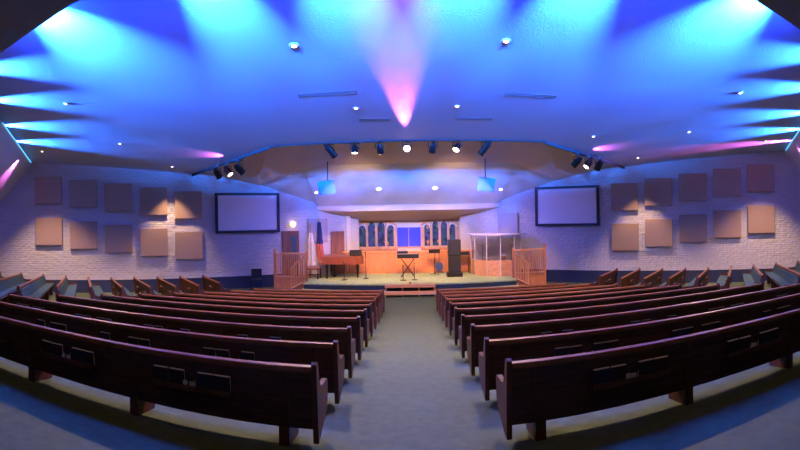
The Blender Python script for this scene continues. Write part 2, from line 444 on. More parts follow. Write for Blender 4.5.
# ------------------------------------------------------------------ projection screens
for s, side, t, z in ((-1, 'left', 5.56, 2.11), (1, 'right', 5.71, 2.17)):
    r = thing('projection_screen', 'black framed blank lavender projection screen on the %s brick wall' % side, 'screen', group='wall projection screens', mtx=wall_matrix(s, t, z, 0.0))
    w, h = 3.06, 1.84
    m = MB(); b = .12
    m.box(-w/2, w/2, -.14, -.02, h/2-b, h/2); m.box(-w/2, w/2, -.14, -.02, -h/2, -h/2+b)
    m.box(-w/2, -w/2+b, -.14, -.02, -h/2+b, h/2-b); m.box(w/2-b, w/2, -.14, -.02, -h/2+b, h/2-b)
    m.build('screen_frame', M['frame'], r)
    MB().box(-w/2+b, w/2-b, -.10, -.03, -h/2+b, h/2-b).build('screen_surface', M['screen'], r)
    MB().box(-.6, .6, -.02, 0, -.5, .5).build('mount_bracket', M['black_metal'], r)

# ------------------------------------------------------------------ pews
HB = .79
def end_profile():
    return [(.02, .10), (-.035, .76), (-.03, .815), (.0, .835), (.035, .82), (.06, .74), (.10, .62), (.16, .565), (.28, .545),
            (.42, .545), (.47, .53), (.49, .49), (.475, .34), (.43, .255), (.3, .2), (.12, .12)]
ROOTS = {}
def make_pew(label, group, L, mtx, racks, nlegs, legx=None, cards=True):
    """local +x along the pew, +y the way it faces, origin at the middle of the back's foot"""
    r = thing('church_pew', label, 'pew', group=group, mtx=mtx)
    h = L/2
    # back
    m = MB(); m.prism([(.105, .20), (.075, .20), (-.005, HB-.03), (.03, HB-.03)], -h+.03, h-.03, 'x')
    for lx in (legx or [])[:]:
        m.prism([(.072, .20), (.062, .20), (-.016, HB-.03), (-.006, HB-.03)], lx-.012+(.055 if lx > 0 else -.055), lx+.012+(.055 if lx > 0 else -.055), 'x')
    back = m.build('backrest', M['wood'], r)
    m = MB(); m.prism([(-.03, HB-.045), (-.038, HB-.02), (-.03, HB+.004), (-.005, HB+.014), (.03, HB+.008), (.045, HB-.015), (.04, HB-.045)], -h+.03, h-.03, 'x')
    m.build('top_rail', M['wood_rail'], back, True)
    m = MB(); m.prism([(.12, .43), (.155, .43), (.085, HB-.07), (.045, HB-.07)], -h+.06, h-.06, 'x'); m.build('back_cushion', M['fabric_blue'], back)
    # seat
    m = MB(); m.prism([(.09, .36), (.47, .385), (.48, .40), (.46, .42), (.09, .395)], -h+.04, h-.04, 'x')
    seat = m.build('seat', M['wood'], r)
    m = MB(); m.prism([(.10, .397), (.465, .421), (.482, .44), (.46, .465), (.12, .445)], -h+.05, h-.05, 'x'); m.build('seat_cushion', M['fabric_blue'], seat, True)
    for sx in (-1, 1):
        m = MB(); a = sx*(h-.03); m.prism(end_profile(), min(a, a+sx*.05), max(a, a+sx*.05), 'x')
        m.build('end_panel', M['wood_end'], r)
    for lx in legx:
        m = MB(); m.prism([(.085, -.03), (.43, -.03), (.44, .37), (.085, .37)], lx-.05, lx+.05, 'x')
        m.build('support_leg', M['wood_end'], r)
    out = []
    for rx in racks:
        m = MB(); y1 = .045
        m.box(rx-.44, rx+.44, y1-.085, y1+.005, .43, .445)
        m.box(rx-.44, rx+.44, y1-.085, y1-.072, .43, .50)
        for q in (-.44, -.10, .09, .43): m.box(rx+q, rx+q+.01, y1-.085, y1+.01, .43, .50)
        rk = m.build('hymnal_rack', M['wood'], r)
        if cards:
            m = MB(); m.box(rx-.075, rx-.03, y1-.07, y1-.06, .45, .545); m.box(rx-.015, rx+.045, y1-.055, y1-.05, .45, .535); m.box(rx+.055, rx+.06, y1-.07, y1-.065, .45, .56)
            m.build('pew_cards', M['card'], rk)
    return r

bookA = None
def make_book_proto():
    r = thing('hymnal', '', 'book')
    m = MB(); m.box(-.085, .085, -.018, -.013, 0, .185); m.box(-.085, .085, .013, .018, 0, .185); m.box(-.089, -.083, -.018, .018, 0, .185)
    m.build('cover', M['cover_a'], r)
    MB().box(-.083, .08, -.013, .013, .004, .188).build('page_block', M['pages'], r)
    return r
proto = make_book_proto(); protoB = copy_tree(proto)
cv = [c for c in protoB.children if c.name.startswith('cover')][0]; cv.data = cv.data.copy(); cv.data.materials[0] = M['cover_b']
used = {0: False, 1: False}
def place_book(kind, mtx, label):
    src = (proto, protoB)[kind]
    o = src if not used[kind] else copy_tree(src)
    used[kind] = True
    o.matrix_world = mtx; o['label'] = label; o['group'] = 'hymnals in the pew racks'
    return o

NR = 10; SP = 1.146; Y1 = 3.9; AISLE = .85
rowname = ['nearest', 'second nearest', 'third nearest', 'fourth nearest', 'fifth nearest', 'sixth nearest', 'fourth from the stage', 'third from the stage', 'second from the stage', 'front']
rowname[6] = 'fourth-from-stage'; 
rown = ['nearest', 'second', 'third', 'fourth', 'fifth', 'sixth', 'seventh', 'eighth', 'ninth', 'frontmost']
for k in range(NR):
    y = Y1 + SP*k
    outer = 8.35 - .355*k if k != 0 else 8.6
    for s, side in ((-1, 'left'), (1, 'right')):
        L = outer - AISLE; cx = s*(AISLE + L/2)
        mt = Matrix.Translation((cx, y, fz(y+.25)))
        legs = [q for q in (1.17, 2.83, 4.48, 6.13, 7.78) if q < outer-.3]
        rk = [q for q in (2.08, 3.72, 5.25, 6.95) if q < outer-.55]
        lx = [s*q - cx for q in legs]
        lab = ('dark wooden pew nearest the camera, on the %s of the centre aisle' % side) if k == 0 else (
            'dark wooden pew frontmost before the stage, on the %s of the centre aisle' % side if k == NR-1 else
            'dark wooden pew, %s row from the back, on the %s of the centre aisle' % (rown[k], side))
        make_pew(lab, 'pews in rows beside the centre aisle', L, mt, [s*q - cx for q in rk], 0, lx, cards=k < 4)
        if k < 4:
            for ri, q in enumerate(rk):
                rng = random.Random(100*k + 10*ri + (s > 0))
                offs = [-.335, -.15, .165, .335]
                order = offs if s > 0 else offs[::-1]
                for bi, dx in enumerate(order):
                    if k > 0 and rng.random() < .18: continue
                    if math.atan2(q + s*dx, y) > (.89 if s < 0 else .85): continue
                    lean = rng.uniform(-.02, .02)
                    mm = mt @ Matrix.Translation((s*q - cx + dx + rng.uniform(-.008, .008), .004 + rng.uniform(-.004, .006), .453)) @ Matrix.Rotation(lean, 4, 'Y') @ Matrix.Rotation(.13, 4, 'X')
                    place_book(int(rng.random() < .55), mm, 'dark hymnal, book slot %s from the aisle in rack %s of the %s %s pew' % (ORD[bi], ORD[ri], 'nearest' if k == 0 else rown[k]+'-nearest', side))

# side sections: ten angled pews each side
AX = Vector((-.664, .748, 0))
for s, side in ((-1, 'left'), (1, 'right')):
    for i in range(-2, 8):
        nx, ny = -8.92 + .3*i, 7.5 + 1.1*i
        dist = 18.75 - (-nx*.589 + ny*.808)
        L = dist / (AX.x*-.589 + AX.y*.808)
        L = max(1.6, L)
        near = Vector((nx, ny, 0)); far = near + AX*L
        near.z = fz(near.y); far.z = fz(far.y)
        if s > 0:
            near.x *= -1; far.x *= -1
        X = (far-near).normalized()
        if s > 0: X = X
        else: X = -X
        # facing direction: towards the stage centre
        Yf = Vector((-s*.748, .664, 0))
        Z = X.cross(Yf); 
        if Z.z < 0: X = -X; Z = X.cross(Yf)
        Z.normalize(); Yf = Z.cross(X).normalized()
        mt = Matrix((X, Yf, Z)).transposed().to_4x4(); mt.translation = (near+far)/2
        n = max(2, int(L/2)+1)
        legs = [-L/2+.4 + (L-.8)*j/(n-1) for j in range(n)]
        rk = [-L/2 + (L)*(j+.5)/max(1, int(L/1.8)) for j in range(max(1, int(L/1.8)))] if i > 2 else []
        order = 7-i
        names = ['closest to the stage', 'second from the stage', 'third from the stage', 'fourth from the stage', 'fifth from the stage', 'sixth from the stage', 'seventh from the stage', 'eighth from the stage', 'ninth from the stage', 'tenth from the stage', 'eleventh from the stage']
        make_pew('angled wooden pew with blue seat in the %s side section, %s' % (side, names[order]), 'angled side pews', L, mt, rk, 0, legs, cards=True)

# ------------------------------------------------------------------ lamps in the ceilings
def add_light(name, kind, loc, col, power, target=None, angle=60, blend=.6, size=.05, parent=None):
    l = bpy.data.lights.new(name, kind); l.color = col; l.energy = power
    if kind == 'SPOT': l.spot_size = math.radians(angle); l.spot_blend = blend
    l.shadow_soft_size = size
    o = bpy.data.objects.new(name, l); COL.objects.link(o); o.location = loc
    if target is not None:
        o.rotation_euler = (Vector(target)-Vector(loc)).to_track_quat('-Z', 'Y').to_euler()
    return o
CN = Vector((0, -.15, -1)).normalized()
def down_light(x, y, z, n, r, label, m, group='recessed ceiling lights'):
    q = Vector(n).to_track_quat('-Z', 'Y').to_matrix().to_4x4(); q.translation = (x, y, z)
    t = thing('recessed_light', label, 'ceiling light', group=group, mtx=q)
    MB().lathe([(r*.8, -.012), (r*1.3, -.006), (r*1.3, .02), (r*.8, .02)], 20).build('trim_ring', M['white_metal'], t)
    MB().lathe([(.001, -.022), (r*.5, -.018), (r*.8, -.004), (r*.8, .015), (.001, .015)], 20).build('lens', m, t)
    return t
cans = [  # x, y, radius, label
    (-2.24, 8.82, .085, 'large bright square-looking ceiling light left of the pink glow, nearest the camera'),
    (2.0, 8.85, .075, 'bright ceiling light right of the pink glow, nearest the camera'),
    (-1.39, 12.19, .07, 'small ceiling light just left below the pink glow on the blue ceiling'),
    (1.36, 12.18, .07, 'small ceiling light just right below the pink glow on the blue ceiling'),
    (-9.76, 13.11, .06, 'small ceiling light above the third panel of the left wall'),
    (-9.57, 16.55, .06, 'small ceiling light closest to the left wall and left screen'),
    (-13.29, 12.57, .06, 'small ceiling light in the far left corner by the sloped wall'),
    (-8.88, 9.35, .06, 'small ceiling light among the cyan beams on the left ceiling'),
    (8.68, 9.51, .07, 'ceiling light among the cyan beams on the right ceiling'),
    (9.36, 12.99, .06, 'small ceiling light just above the long pink streak on the right'),
    (13.1, 12.85, .06, 'small ceiling light in the far right corner by the sloped wall'),
    (9.23, 16.48, .06, 'small ceiling light closest to the right wall and right screen'),
    (6.23, 14.24, .06, 'small ceiling light above the right spotlight cluster'),
]
for x, y, r, lab in cans:
    down_light(x, y, cz(y)-.004, CN, r, lab, M['warm_lens'] if r > .07 else M['warm_lens_small'])
for x, y, z, n, lab in ((-5.9, 17.0, 4.24, (-.05, -.1, -1), 'warm light in the tan soffit above the left screen'), (5.65, 17.0, 4.24, (.05, -.1, -1), 'warm light in the tan soffit above the right screen')):
    pass

# helper: height of a polygon's plane at x, y
def plane_z(p, q, r, x, y):
    p, q, r = Vector(p), Vector(q), Vector(r); n = (q-p).cross(r-p)
    return p.z - (n.x*(x-p.x) + n.y*(y-p.y))/n.z, (n if n.z < 0 else -n).normalized()
def on_poly(p, q, r, x, y, rad, lab, m):
    z, n = plane_z(p, q, r, x, y); down_light(x, y, z-.004, n, rad, lab, m, 'stage ceiling lights'); return Vector((x, y, z)), n
sof = {}
for s, side in ((-1, 'left'), (1, 'right')):
    P1 = (s*T1x, T1y, cz(T1y)+up); P2 = (s*-T0.x, T0.y, cz(T0.y)+up); P3 = (s*B1[0], B1[1], B1[2])
    sof[s] = on_poly(P1, P2, P3, s*5.98, 17.35, .11, 'warm oval light in the tan soffit above the %s screen' % side, M['warm_lens'])
    Q1 = (s*B1[0], B1[1], B1[2]); Q2 = (-s*B1[0], B1[1], B1[2]); Q3 = (s*C0[0], C0[1], C0[2])
    on_poly(Q1, Q2, Q3, s*1.27-.07, 20.25, .15, 'bright white light in the blue stage ceiling, %s of centre' % side, M['warm_lens'])
    on_poly(Q1, Q2, Q3, s*4.24, 20.4, .09, 'warm light at the %s end of the stage ceiling beyond the hanging speaker' % side, M['warm_lens'])

# linear air vents
for x, y, w, lab in ((-2.0, 11.2, 1.5, 'faint long ceiling air vent left of the pink glow, farther from the stage'), (-.95, 13.1, .9, 'faint short ceiling air vent left of the pink glow, nearer the stage'),
                     (3.2, 11.35, 1.4, 'faint long ceiling air vent right of the pink glow, farther from the stage'), (1.95, 13.1, 1.1, 'faint short ceiling air vent right of the pink glow, nearer the stage')):
    q = CN.to_track_quat('-Z', 'Y').to_matrix().to_4x4(); q.translation = (x, y, cz(y))
    t = thing('ceiling_vent', lab, 'air vent', group='ceiling air vents', mtx=q)
    m = MB(); m.box(-w/2, w/2, -.1, -.08, -.003, .02); m.box(-w/2, w/2, .08, .1, -.003, .02); m.box(-w/2, -w/2+.02, -.1, .1, -.003, .02); m.box(w/2-.02, w/2, -.1, .1, -.003, .02)
    m.build('frame', M['ceil_dark'], t)
    m = MB()
    for j in range(4): m.box(-w/2+.02, w/2-.02, -.07+.04*j, -.05+.04*j, -.002, .02)
    m.build('louver', M['ceil_dark'], t)

# ------------------------------------------------------------------ stage spotlights
def spotlight(x, y, ztop, aim, label, lens, L=.34, r=.115, group='stage spotlights'):
    t = thing('stage_spotlight', label, 'spotlight', (x, y, ztop), 0, group)
    m = MB(); m.box(-.05, .05, -.03, .03, -.10, 0); m.tube([(0, 0, -.1), (0, 0, -.16)], .018); m.build('clamp', M['black_metal'], t)
    m = MB(); m.tube([(-.15, 0, -.36), (-.15, 0, -.17), (0, 0, -.155), (.15, 0, -.17), (.15, 0, -.36)], .016, 6); m.build('yoke', M['black_metal'], t)
    d = Vector(aim).normalized(); q = d.to_track_quat('Z', 'Y').to_matrix().to_4x4(); q.translation = (0, 0, -.34)
    m = MB(); m.lathe([(.001, -L*.55), (r*.55, -L*.5), (r*.8, -L*.25), (r, -L*.1), (r, L*.5), (r*1.08, L*.5), (r*1.08, L*.55), (r*.92, L*.55), (r*.92, L*.42), (.001, L*.42)], 18, q)
    body = m.build('housing', M['black_metal'], t, True)
    m = MB(); m.lathe([(.001, L*.43), (r*.9, L*.43), (r*.9, L*.45), (r*.5, L*.48), (.001, L*.49)], 18, q); m.build('lens', lens, body)
    return t
zl = cz(T1y) + .0
row = [(-2.66, 'd', (.55, .45, -.75), .56, 'long black spotlight at the left end of the soffit row'), (-1.8, 'w', (.0, -.2, -1), .30, 'glowing spotlight second from the left in the soffit row'),
       (-.95, 'd', (.15, .6, -.8), .34, 'black spotlight just left of the pink lit spotlight'), (-.03, 'p', (0, -.8, -.35), .3, 'pink lit spotlight in the centre of the soffit row'),
       (.85, 'd', (-.1, .6, -.8), .34, 'black spotlight just right of the pink lit spotlight'), (1.68, 'w', (-.35, -.5, -.7), .30, 'glowing spotlight second from the right in the soffit row'),
       (2.66, 'd', (-.55, .45, -.75), .56, 'long black spotlight at the right end of the soffit row')]
for x, k, aim, L, lab in row:
    spotlight(x, 15.2, 4.46, aim, lab, {'d': M['dark_lens'], 'w': M['warm_lens'], 'p': M['pink_lens']}[k], L)
for s, side in ((-1, 'left'), (1, 'right')):
    a = Vector((s*7.45, 16.35, 3.98)); b = Vector((s*6.05, 15.75, 4.02))
    if s > 0: a.z += .06; b.z += .06
    lb = thing('lighting_bar', 'short black lighting bar under the ceiling edge above the %s screen' % side, 'lighting bar', a)
    m = MB(); m.tube([(0, 0, 0), tuple(b-a)], .025); m.build('pipe', M['black_metal'], lb)
    for f_ in (.2, .8):
        p = (b-a)*f_; m = MB(); m.tube([tuple(p), (p.x, p.y, cz((a+p).y)-a.z)], .012, 6); m.build('hanger', M['black_metal'], lb)
    for j, (fr, aim, nm) in enumerate(((.05, (-s*.1, .8, -.75), 'outer'), (.45, (-s*.5, -.2, -.6), 'middle'), (.85, (-s*.5, .5, -.6), 'inner'))):
        p = a + (b-a)*fr
        spotlight(p.x, p.y, p.z+.03, aim, '%s black spotlight of the cluster above the %s screen' % (nm, side), M['warm_lens_small'] if j == 1 else M['dark_lens'], .42, .13)

# ------------------------------------------------------------------ hanging speakers over the stage
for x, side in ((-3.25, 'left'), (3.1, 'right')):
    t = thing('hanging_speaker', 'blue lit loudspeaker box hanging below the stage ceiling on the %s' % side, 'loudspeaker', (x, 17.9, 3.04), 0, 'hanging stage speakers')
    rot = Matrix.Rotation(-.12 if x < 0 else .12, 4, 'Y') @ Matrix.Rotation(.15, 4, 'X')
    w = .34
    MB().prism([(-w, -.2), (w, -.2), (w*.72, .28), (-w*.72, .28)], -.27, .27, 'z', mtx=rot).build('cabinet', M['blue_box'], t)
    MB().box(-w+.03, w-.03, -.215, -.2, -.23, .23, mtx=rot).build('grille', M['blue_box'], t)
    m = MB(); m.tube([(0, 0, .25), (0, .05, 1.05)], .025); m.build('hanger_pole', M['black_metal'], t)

# ------------------------------------------------------------------ stage furniture
# wooden steps at the end of the aisle
t = thing('wooden_steps', 'open wooden steps of two light oak treads at the end of the centre aisle', 'steps', (0, 17.5, ZF))
for z0, y0 in ((.09, 0), (.33, .28)):
    MB().box(-1.0, 1.0, y0, y0+.3, z0, z0+.11, bevel=.01).build('tread', M['oak_light'], t)
for x in (-.99, -.33, .33, .95):
    MB().prism([(.04, 0), (.6, 0), (.6, .33), (.3, .33), (.3, .09), (.04, .09)], x, x+.04, 'x').build('stringer', M['oak'], t)
MB().box(-.96, .96, .56, .58, 0, .33).build('back_board', M['dark_carpet'], t)
MB().lathe([(.001, 0), (.09, 0), (.09, .02), (.03, .05), (.05, .1), (.001, .13)], 14, Matrix.Translation((.0, .45, .44))).build('finial', M['oak_light'], t, True)

# stairs with railings at both ends of the stage
for s, side in ((-1, 'left'), (1, 'right')):
    ox, oy = s*4.55, 19.35
    st = thing('stage_stairs', 'orange oak side stairs going down from the %s end of the stage' % side, 'stairs', (ox, oy, ZF))
    MB().box(min(s*.04, s*1.42), max(s*.04, s*1.42), .0, .04, 0, .54).build('side_panel', M['oak'], st)
    MB().box(min(s*.04, s*1.40), max(s*.04, s*1.40), .04, .8, .0, .36).build('landing', M['stagecarpet'], st)
    for j in range(3):
        MB().box(min(s*(.02+.17*j), s*(.19+.17*j)), max(s*(.02+.17*j), s*(.19+.17*j)), -.36, -.12, 0, .34-.11*j).build('step', M['oak'], st)
    rl = thing('stair_railing', 'orange oak railing with many balusters on the %s stage stairs' % side, 'railing', (ox, oy-.05, ZF+0), 0)
    H = 1.66
    for x, hh in ((1.42, H+.08), (-.04, H-.04), (.48, 1.15)):
        x *= s
        m = MB(); m.box(x-.045, x+.045, -.045, .045, 0, hh, bevel=.008); m.lathe([(.03, hh), (.055, hh+.03), (.05, hh+.06), (.001, hh+.08)], 12, Matrix.Translation((x, 0, 0)))
        m.build('newel_post', M['oak'], rl)
    m = MB(); m.box(min(-s*.04, s*1.42), max(-s*.04, s*1.42), -.035, .035, H-.1, H-.03, bevel=.01); m.build('top_rail', M['oak_light'], rl)
    m = MB(); m.box(min(-s*.04, s*1.42), max(-s*.04, s*1.42), -.03, .03, .54, .61); m.build('bottom_rail', M['oak_light'], rl)
    for j in range(15):
        x = s*(.05+1.3*j/14)
        m = MB(); m.box(x-.02, x+.02, -.018, .018, .6, H-.09); m.build('baluster', M['oak'], rl)
    hr = thing('stair_handrail', 'sloping oak handrail in front of the %s stage railing' % side, 'handrail', (ox, oy-.42, ZF), 0)
    a = Vector((-s*.02, 0, 1.52)); b = Vector((s*.56, 0, .98))
    m = MB(); m.tube([a, b], .035, 8); m.build('hand_rail', M['oak_light'], hr)
    a2 = Vector((-s*.06, 0, .42)); b2 = Vector((s*.56, 0, .10))
    m = MB(); m.tube([a2, b2], .045, 6); m.build('stringer', M['oak_light'], hr)
    for j in range(6):
        fr = j/5; p = a.lerp(b, fr); q = a2.lerp(b2, fr)
        m = MB(); m.box(p.x-.02, p.x+.02, -.018, .018, 0 if j in (0, 5) else q.z, p.z); m.build('baluster' if j not in (0, 5) else 'newel_post', M['oak_light'], hr)

# two dark stacked chairs at the left wall
def folding_stack(x, y, rz, lab):
    t = thing('stacking_chair', lab, 'chair', (x, y, ZF), rz)
    MB().box(-.24, .24, -.24, .24, .42, .48, bevel=.02).build('seat', M['black'], t)
    MB().box(-.24, .24, .2, .25, .52, .92, bevel=.02).build('backrest', M['black'], t)
    for sx in (-1, 1):
        for sy in (-1, 1):
            MB().tube([(sx*.22, sy*.22, 0), (sx*.22, sy*.22, .44 if sy < 0 else .88)], .014, 6).build('leg', M['black_metal'], t)
folding_stack(-6.75, 19.0, .3, 'dark chair standing against the wall left of the left stage stairs')

# grand piano
pt = thing('grand_piano', 'brown grand piano with closed lid on the left of the stage', 'piano', (-3.05, 21.0, ZS))
out = [(-.95, -.72), (-.95, .75), (-.55, .75), (.1, .72), (.55, .55), (.8, .2), (.92, -.2), (.85, -.55), (.6, -.72)]
MB().prism(out, .66, .98, 'z').build('case', M['piano'], pt)
lid = [(x*1.015, y*1.02) for x, y in out if True]
MB().prism(lid, .985, 1.02, 'z').build('lid', M['piano'], pt)
kb = MB(); kb.box(-1.12, -.95, -.66, .69, .66, .74); kb.build('key_bed', M['piano'], pt)
kb = MB(); kb.box(-1.1, -.95, -.6, .63, .74, .765); kb.build('keyboard', M['ivory'], pt)
for x, y in ((-.75, -.6), (-.75, .6), (.62, -.2)):
    m = MB(); m.lathe([(.04, 0), (.04, .04), (.03, .06), (.05, .25), (.075, .55), (.085, .66)], 12, Matrix.Translation((x, y, 0))); m.build('leg', M['black'], pt)
m = MB(); m.box(-.55, -.45, -.05, .05, .12, .66); m.box(-.62, -.38, -.14, .14, .08, .14); m.box(-.58, -.42, -.1, .1, 0, .08); m.build('pedal_lyre', M['black'], pt)
bn = thing('piano_bench', 'dark bench with padded seat at the keyboard end of the piano', 'bench', (-4.43, 20.45, ZS))
MB().box(-.3, .3, -.36, .36, .44, .52, bevel=.02).build('seat', M['piano'], bn)
for sx in (-1, 1):
    for sy in (-1, 1): MB().box(sx*.25-.025, sx*.25+.025, sy*.3-.025, sy*.3+.025, 0, .44).build('leg', M['black'], bn)
MB().box(-.26, .26, -.02, .02, .15, .19).build('stretcher', M['black'], bn)
mo = thing('stage_monitor', 'black wedge monitor lying on the tail of the grand piano', 'loudspeaker', (-2.5, 20.85, ZS+1.022))
MB().prism([(-.24, 0), (.24, 0), (.22, .12), (-.1, .26), (-.24, .2)], -.27, .27, 'x').build('cabinet', M['black'], mo)
MB().box(-.24, .24, -.252, -.242, .03, .17).build('grille', M['grille'], mo)

# microphone and music stands
def mic_stand(x, y, h, lab, rz=0):
    t = thing('microphone_stand', lab, 'microphone stand', (x, y, ZS), rz, 'microphone stands')
    MB().lathe([(.14, 0), (.14, .02), (.03, .035), (.001, .04)], 16).build('base', M['black_metal'], t)
    MB().tube([(0, 0, .03), (0, 0, h)], .016, 8).build('pole', M['black_metal'], t)
    m = MB(); m.tube([(0, 0, h), (0, -.1, h+.03)], .012, 6); m.tube([(0, -.08, h+.03), (0, -.22, h+.06)], .02, 8, .032); m.build('microphone', M['black'], t)
mic_stand(-2.94, 19.95, .75, 'short black microphone stand in front of the grand piano')
mic_stand(-2.0, 20.4, 1.15, 'tall thin microphone stand right of the grand piano')
mic_stand(-.3, 19.7, .62, 'short black microphone stand directly before the keyboard, left one')
mic_stand(.19, 19.75, .7, 'short black microphone stand directly before the keyboard, right one')
def music_stand(x, y, h, lab, rz=0):
    t = thing('music_stand', lab, 'music stand', (x, y, ZS), rz)
    m = MB()
    for k in range(3):
        a = 2*PI*k/3+.5; m.tube([(0, 0, .12), (.24*math.cos(a), .24*math.sin(a), .01)], .012, 6)
    m.build('tripod', M['black_metal'], t)
    MB().tube([(0, 0, .1), (0, 0, h)], .014, 8).build('pole', M['black_metal'], t)
    MB().box(-.26, .26, -.015, .015, -.06, .28, mtx=Matrix.Translation((0, 0, h)) @ Matrix.Rotation(-1.15, 4, 'X')).build('desk', M['black'], t)
music_stand(1.17, 21.2, 1.08, 'black music stand with flat desk right of the keyboard')

# keyboard on a cross stand
ks = thing('keyboard_stand', 'black crossed keyboard stand at the centre of the stage', 'keyboard stand', (-.1, 20.9, ZS))
for a, b, y in (((-.3, 0), (.3, .84), -.1), ((.3, 0), (-.3, .84), .1)):
    MB().tube([(a[0], y, a[1]+.02), (b[0], y, b[1])], .022, 8).build('cross_leg', M['black_metal'], ks)
for x in (-.3, .3):
    MB().tube([(x, -.25, .022), (x, .25, .022)], .022, 8).build('foot_bar', M['black_metal'], ks)
    MB().tube([(x, -.22, .845), (x, .22, .845)], .018, 8).build('top_bar', M['black_metal'], ks)
kb = thing('electric_keyboard', 'long black electric keyboard on the crossed stand', 'keyboard', (-.08, 20.9, ZS+.865))
MB().box(-.5, .5, -.17, .2, 0, .2, bevel=.015).build('case', M['black'], kb)
MB().box(-.46, .46, -.165, -.03, .2, .207).build('keys', M['ivory'], kb)
MB().box(-.5, .0, .1, .16, .2, .32).build('sheet_rest', M['black'], kb)

# speaker on equipment rack
rk = thing('equipment_rack', 'black equipment rack with wide base right of centre on the stage', 'equipment rack', (2.06, 20.7, ZS))
MB().box(-.36, .34, -.3, .25, 0, .2, bevel=.015).build('base', M['black'], rk)
MB().box(-.27, .27, -.24, .22, .2, .95, bevel=.012).build('case', M['black'], rk)
for j in range(4): MB().box(-.23, .23, -.252, -.24, .26+.17*j, .40+.17*j).build('unit', M['grille'], rk)
sp = thing('loudspeaker', 'black loudspeaker on top of the equipment rack', 'loudspeaker', (2.06, 20.72, ZS+.952))
MB().box(-.29, .29, -.22, .2, .0, .74, bevel=.02).build('cabinet', M['black'], sp)
MB().box(-.25, .25, -.232, -.22, .05, .69).build('grille', M['grille'], sp)
# table behind with a flat mixer
tb = thing('side_table', 'small dark table right of the equipment rack', 'table', (2.62, 21.75, ZS))
MB().box(-.3, .3, -.28, .28, .86, .90, bevel=.008).build('tabletop', M['door'], tb)
for sx in (-1, 1):
    for sy in (-1, 1): MB().tube([(sx*.26, sy*.24, 0), (sx*.26, sy*.24, .86)], .018, 6).build('leg', M['black_metal'], tb)
mx = thing('mixing_desk', 'flat black mixing desk on the small table', 'mixing desk', (2.62, 21.7, ZS+.902))
MB().prism([(-.22, 0), (.22, 0), (.22, .13), (-.22, .05)], -.28, .28, 'x').build('case', M['black'], mx)
MB().box(-.26, .26, -.05, .05, .09, .115).build('fader_row', M['grille'], mx)

# guitar on a stand
gt = thing('guitar', 'blue bodied guitar leaning on a stand beside the choir rail', 'guitar', (1.42, 21.9, ZS+.13))
body = []
for i in range(28):
    a = 2*PI*i/28; rr = .17 + .035*math.cos(2*a) ; body.append((rr*math.cos(a)*.95, .23 + .24*math.sin(a)*(1 if math.sin(a) < 0 else .95)))
tl = Matrix.Rotation(.2, 4, 'X')
MB().prism(body, -.05, .05, 'y', mtx=tl).build('body', M['guitar_blue'], gt)
MB().box(-.025, .025, -.06, -.03, .4, .95, mtx=tl).build('neck', M['door'], gt)
MB().box(-.04, .04, -.06, -.035, .95, 1.1, mtx=tl).build('headstock', M['black'], gt)
gs = thing('guitar_stand', 'black guitar stand under the blue guitar', 'stand', (1.42, 21.9, ZS))
m = MB()
for dx, dy in ((-.2, -.14), (.2, -.14), (0, .24)): m.tube([(0, .03, .34), (dx, dy, .012)], .012, 6)
m.build('tripod', M['black_metal'], gs)
m = MB(); m.tube([(-.14, -.14, .1), (.14, -.14, .1)], .012, 6); m.build('cradle', M['black_metal'], gs)

# flags
def flag(x, y, pole_h, parts, lab):
    t = thing('flag', lab, 'flag', (x, y, ZS), 0, 'flags beside the piano')
    MB().lathe([(.16, 0), (.16, .03), (.05, .07), (.03, .1)], 16).build('base', M['gold'], t)
    MB().tube([(0, 0, .05), (0, 0, pole_h)], .016, 8).build('pole', M['oak'], t)
    MB().lathe([(.02, 0), (.045, .05), (.02, .1), (.001, .16)], 10, Matrix.Translation((0, 0, pole_h))).build('finial', M['gold'], t)
    for (z0, z1, w0, w1, lean, mm, nm) in parts:
        m = MB(); n = 18; rows = 7; gr = []
        for r_ in range(rows):
            k = r_/(rows-1); z = z1 + (z0-z1)*k; w = w1 + (w0-w1)*k
            ring = []
            for j in range(n):
                a = 2*PI*j/n; rr = .62 + .38*math.cos(5*a + 1.3*k)
                ring.append(m.bm.verts.new((lean*k + w*math.cos(a)*(.7+.3*rr), -.02 + w*.55*math.sin(a)*rr, z)))
            gr.append(ring)
        for a_, b_ in zip(gr, gr[1:]):
            for j in range(n): m.bm.faces.new((a_[j], a_[(j+1) % n], b_[(j+1) % n], b_[j]))
        m.bm.faces.new(gr[0]); m.bm.faces.new(gr[-1][::-1])
        m.build(nm, mm, t, True)
flag(-4.68, 21.05, 2.45, [(.55, 1.75, .22, .14, .04, M['cloth_white'], 'cloth'), (1.75, 2.1, .14, .08, 0, M['cloth_white'], 'cloth_top')], 'white draped flag on a pole, left one of two, beside the piano')
flag(-4.32, 21.3, 2.68, [(1.55, 2.6, .17, .1, .03, M['cloth_navy'], 'canton_cloth'), (.75, 1.56, .17, .16, .1, M['cloth_red'], 'striped_cloth')], 'navy and red draped flag on a pole, right one of two, beside the piano')

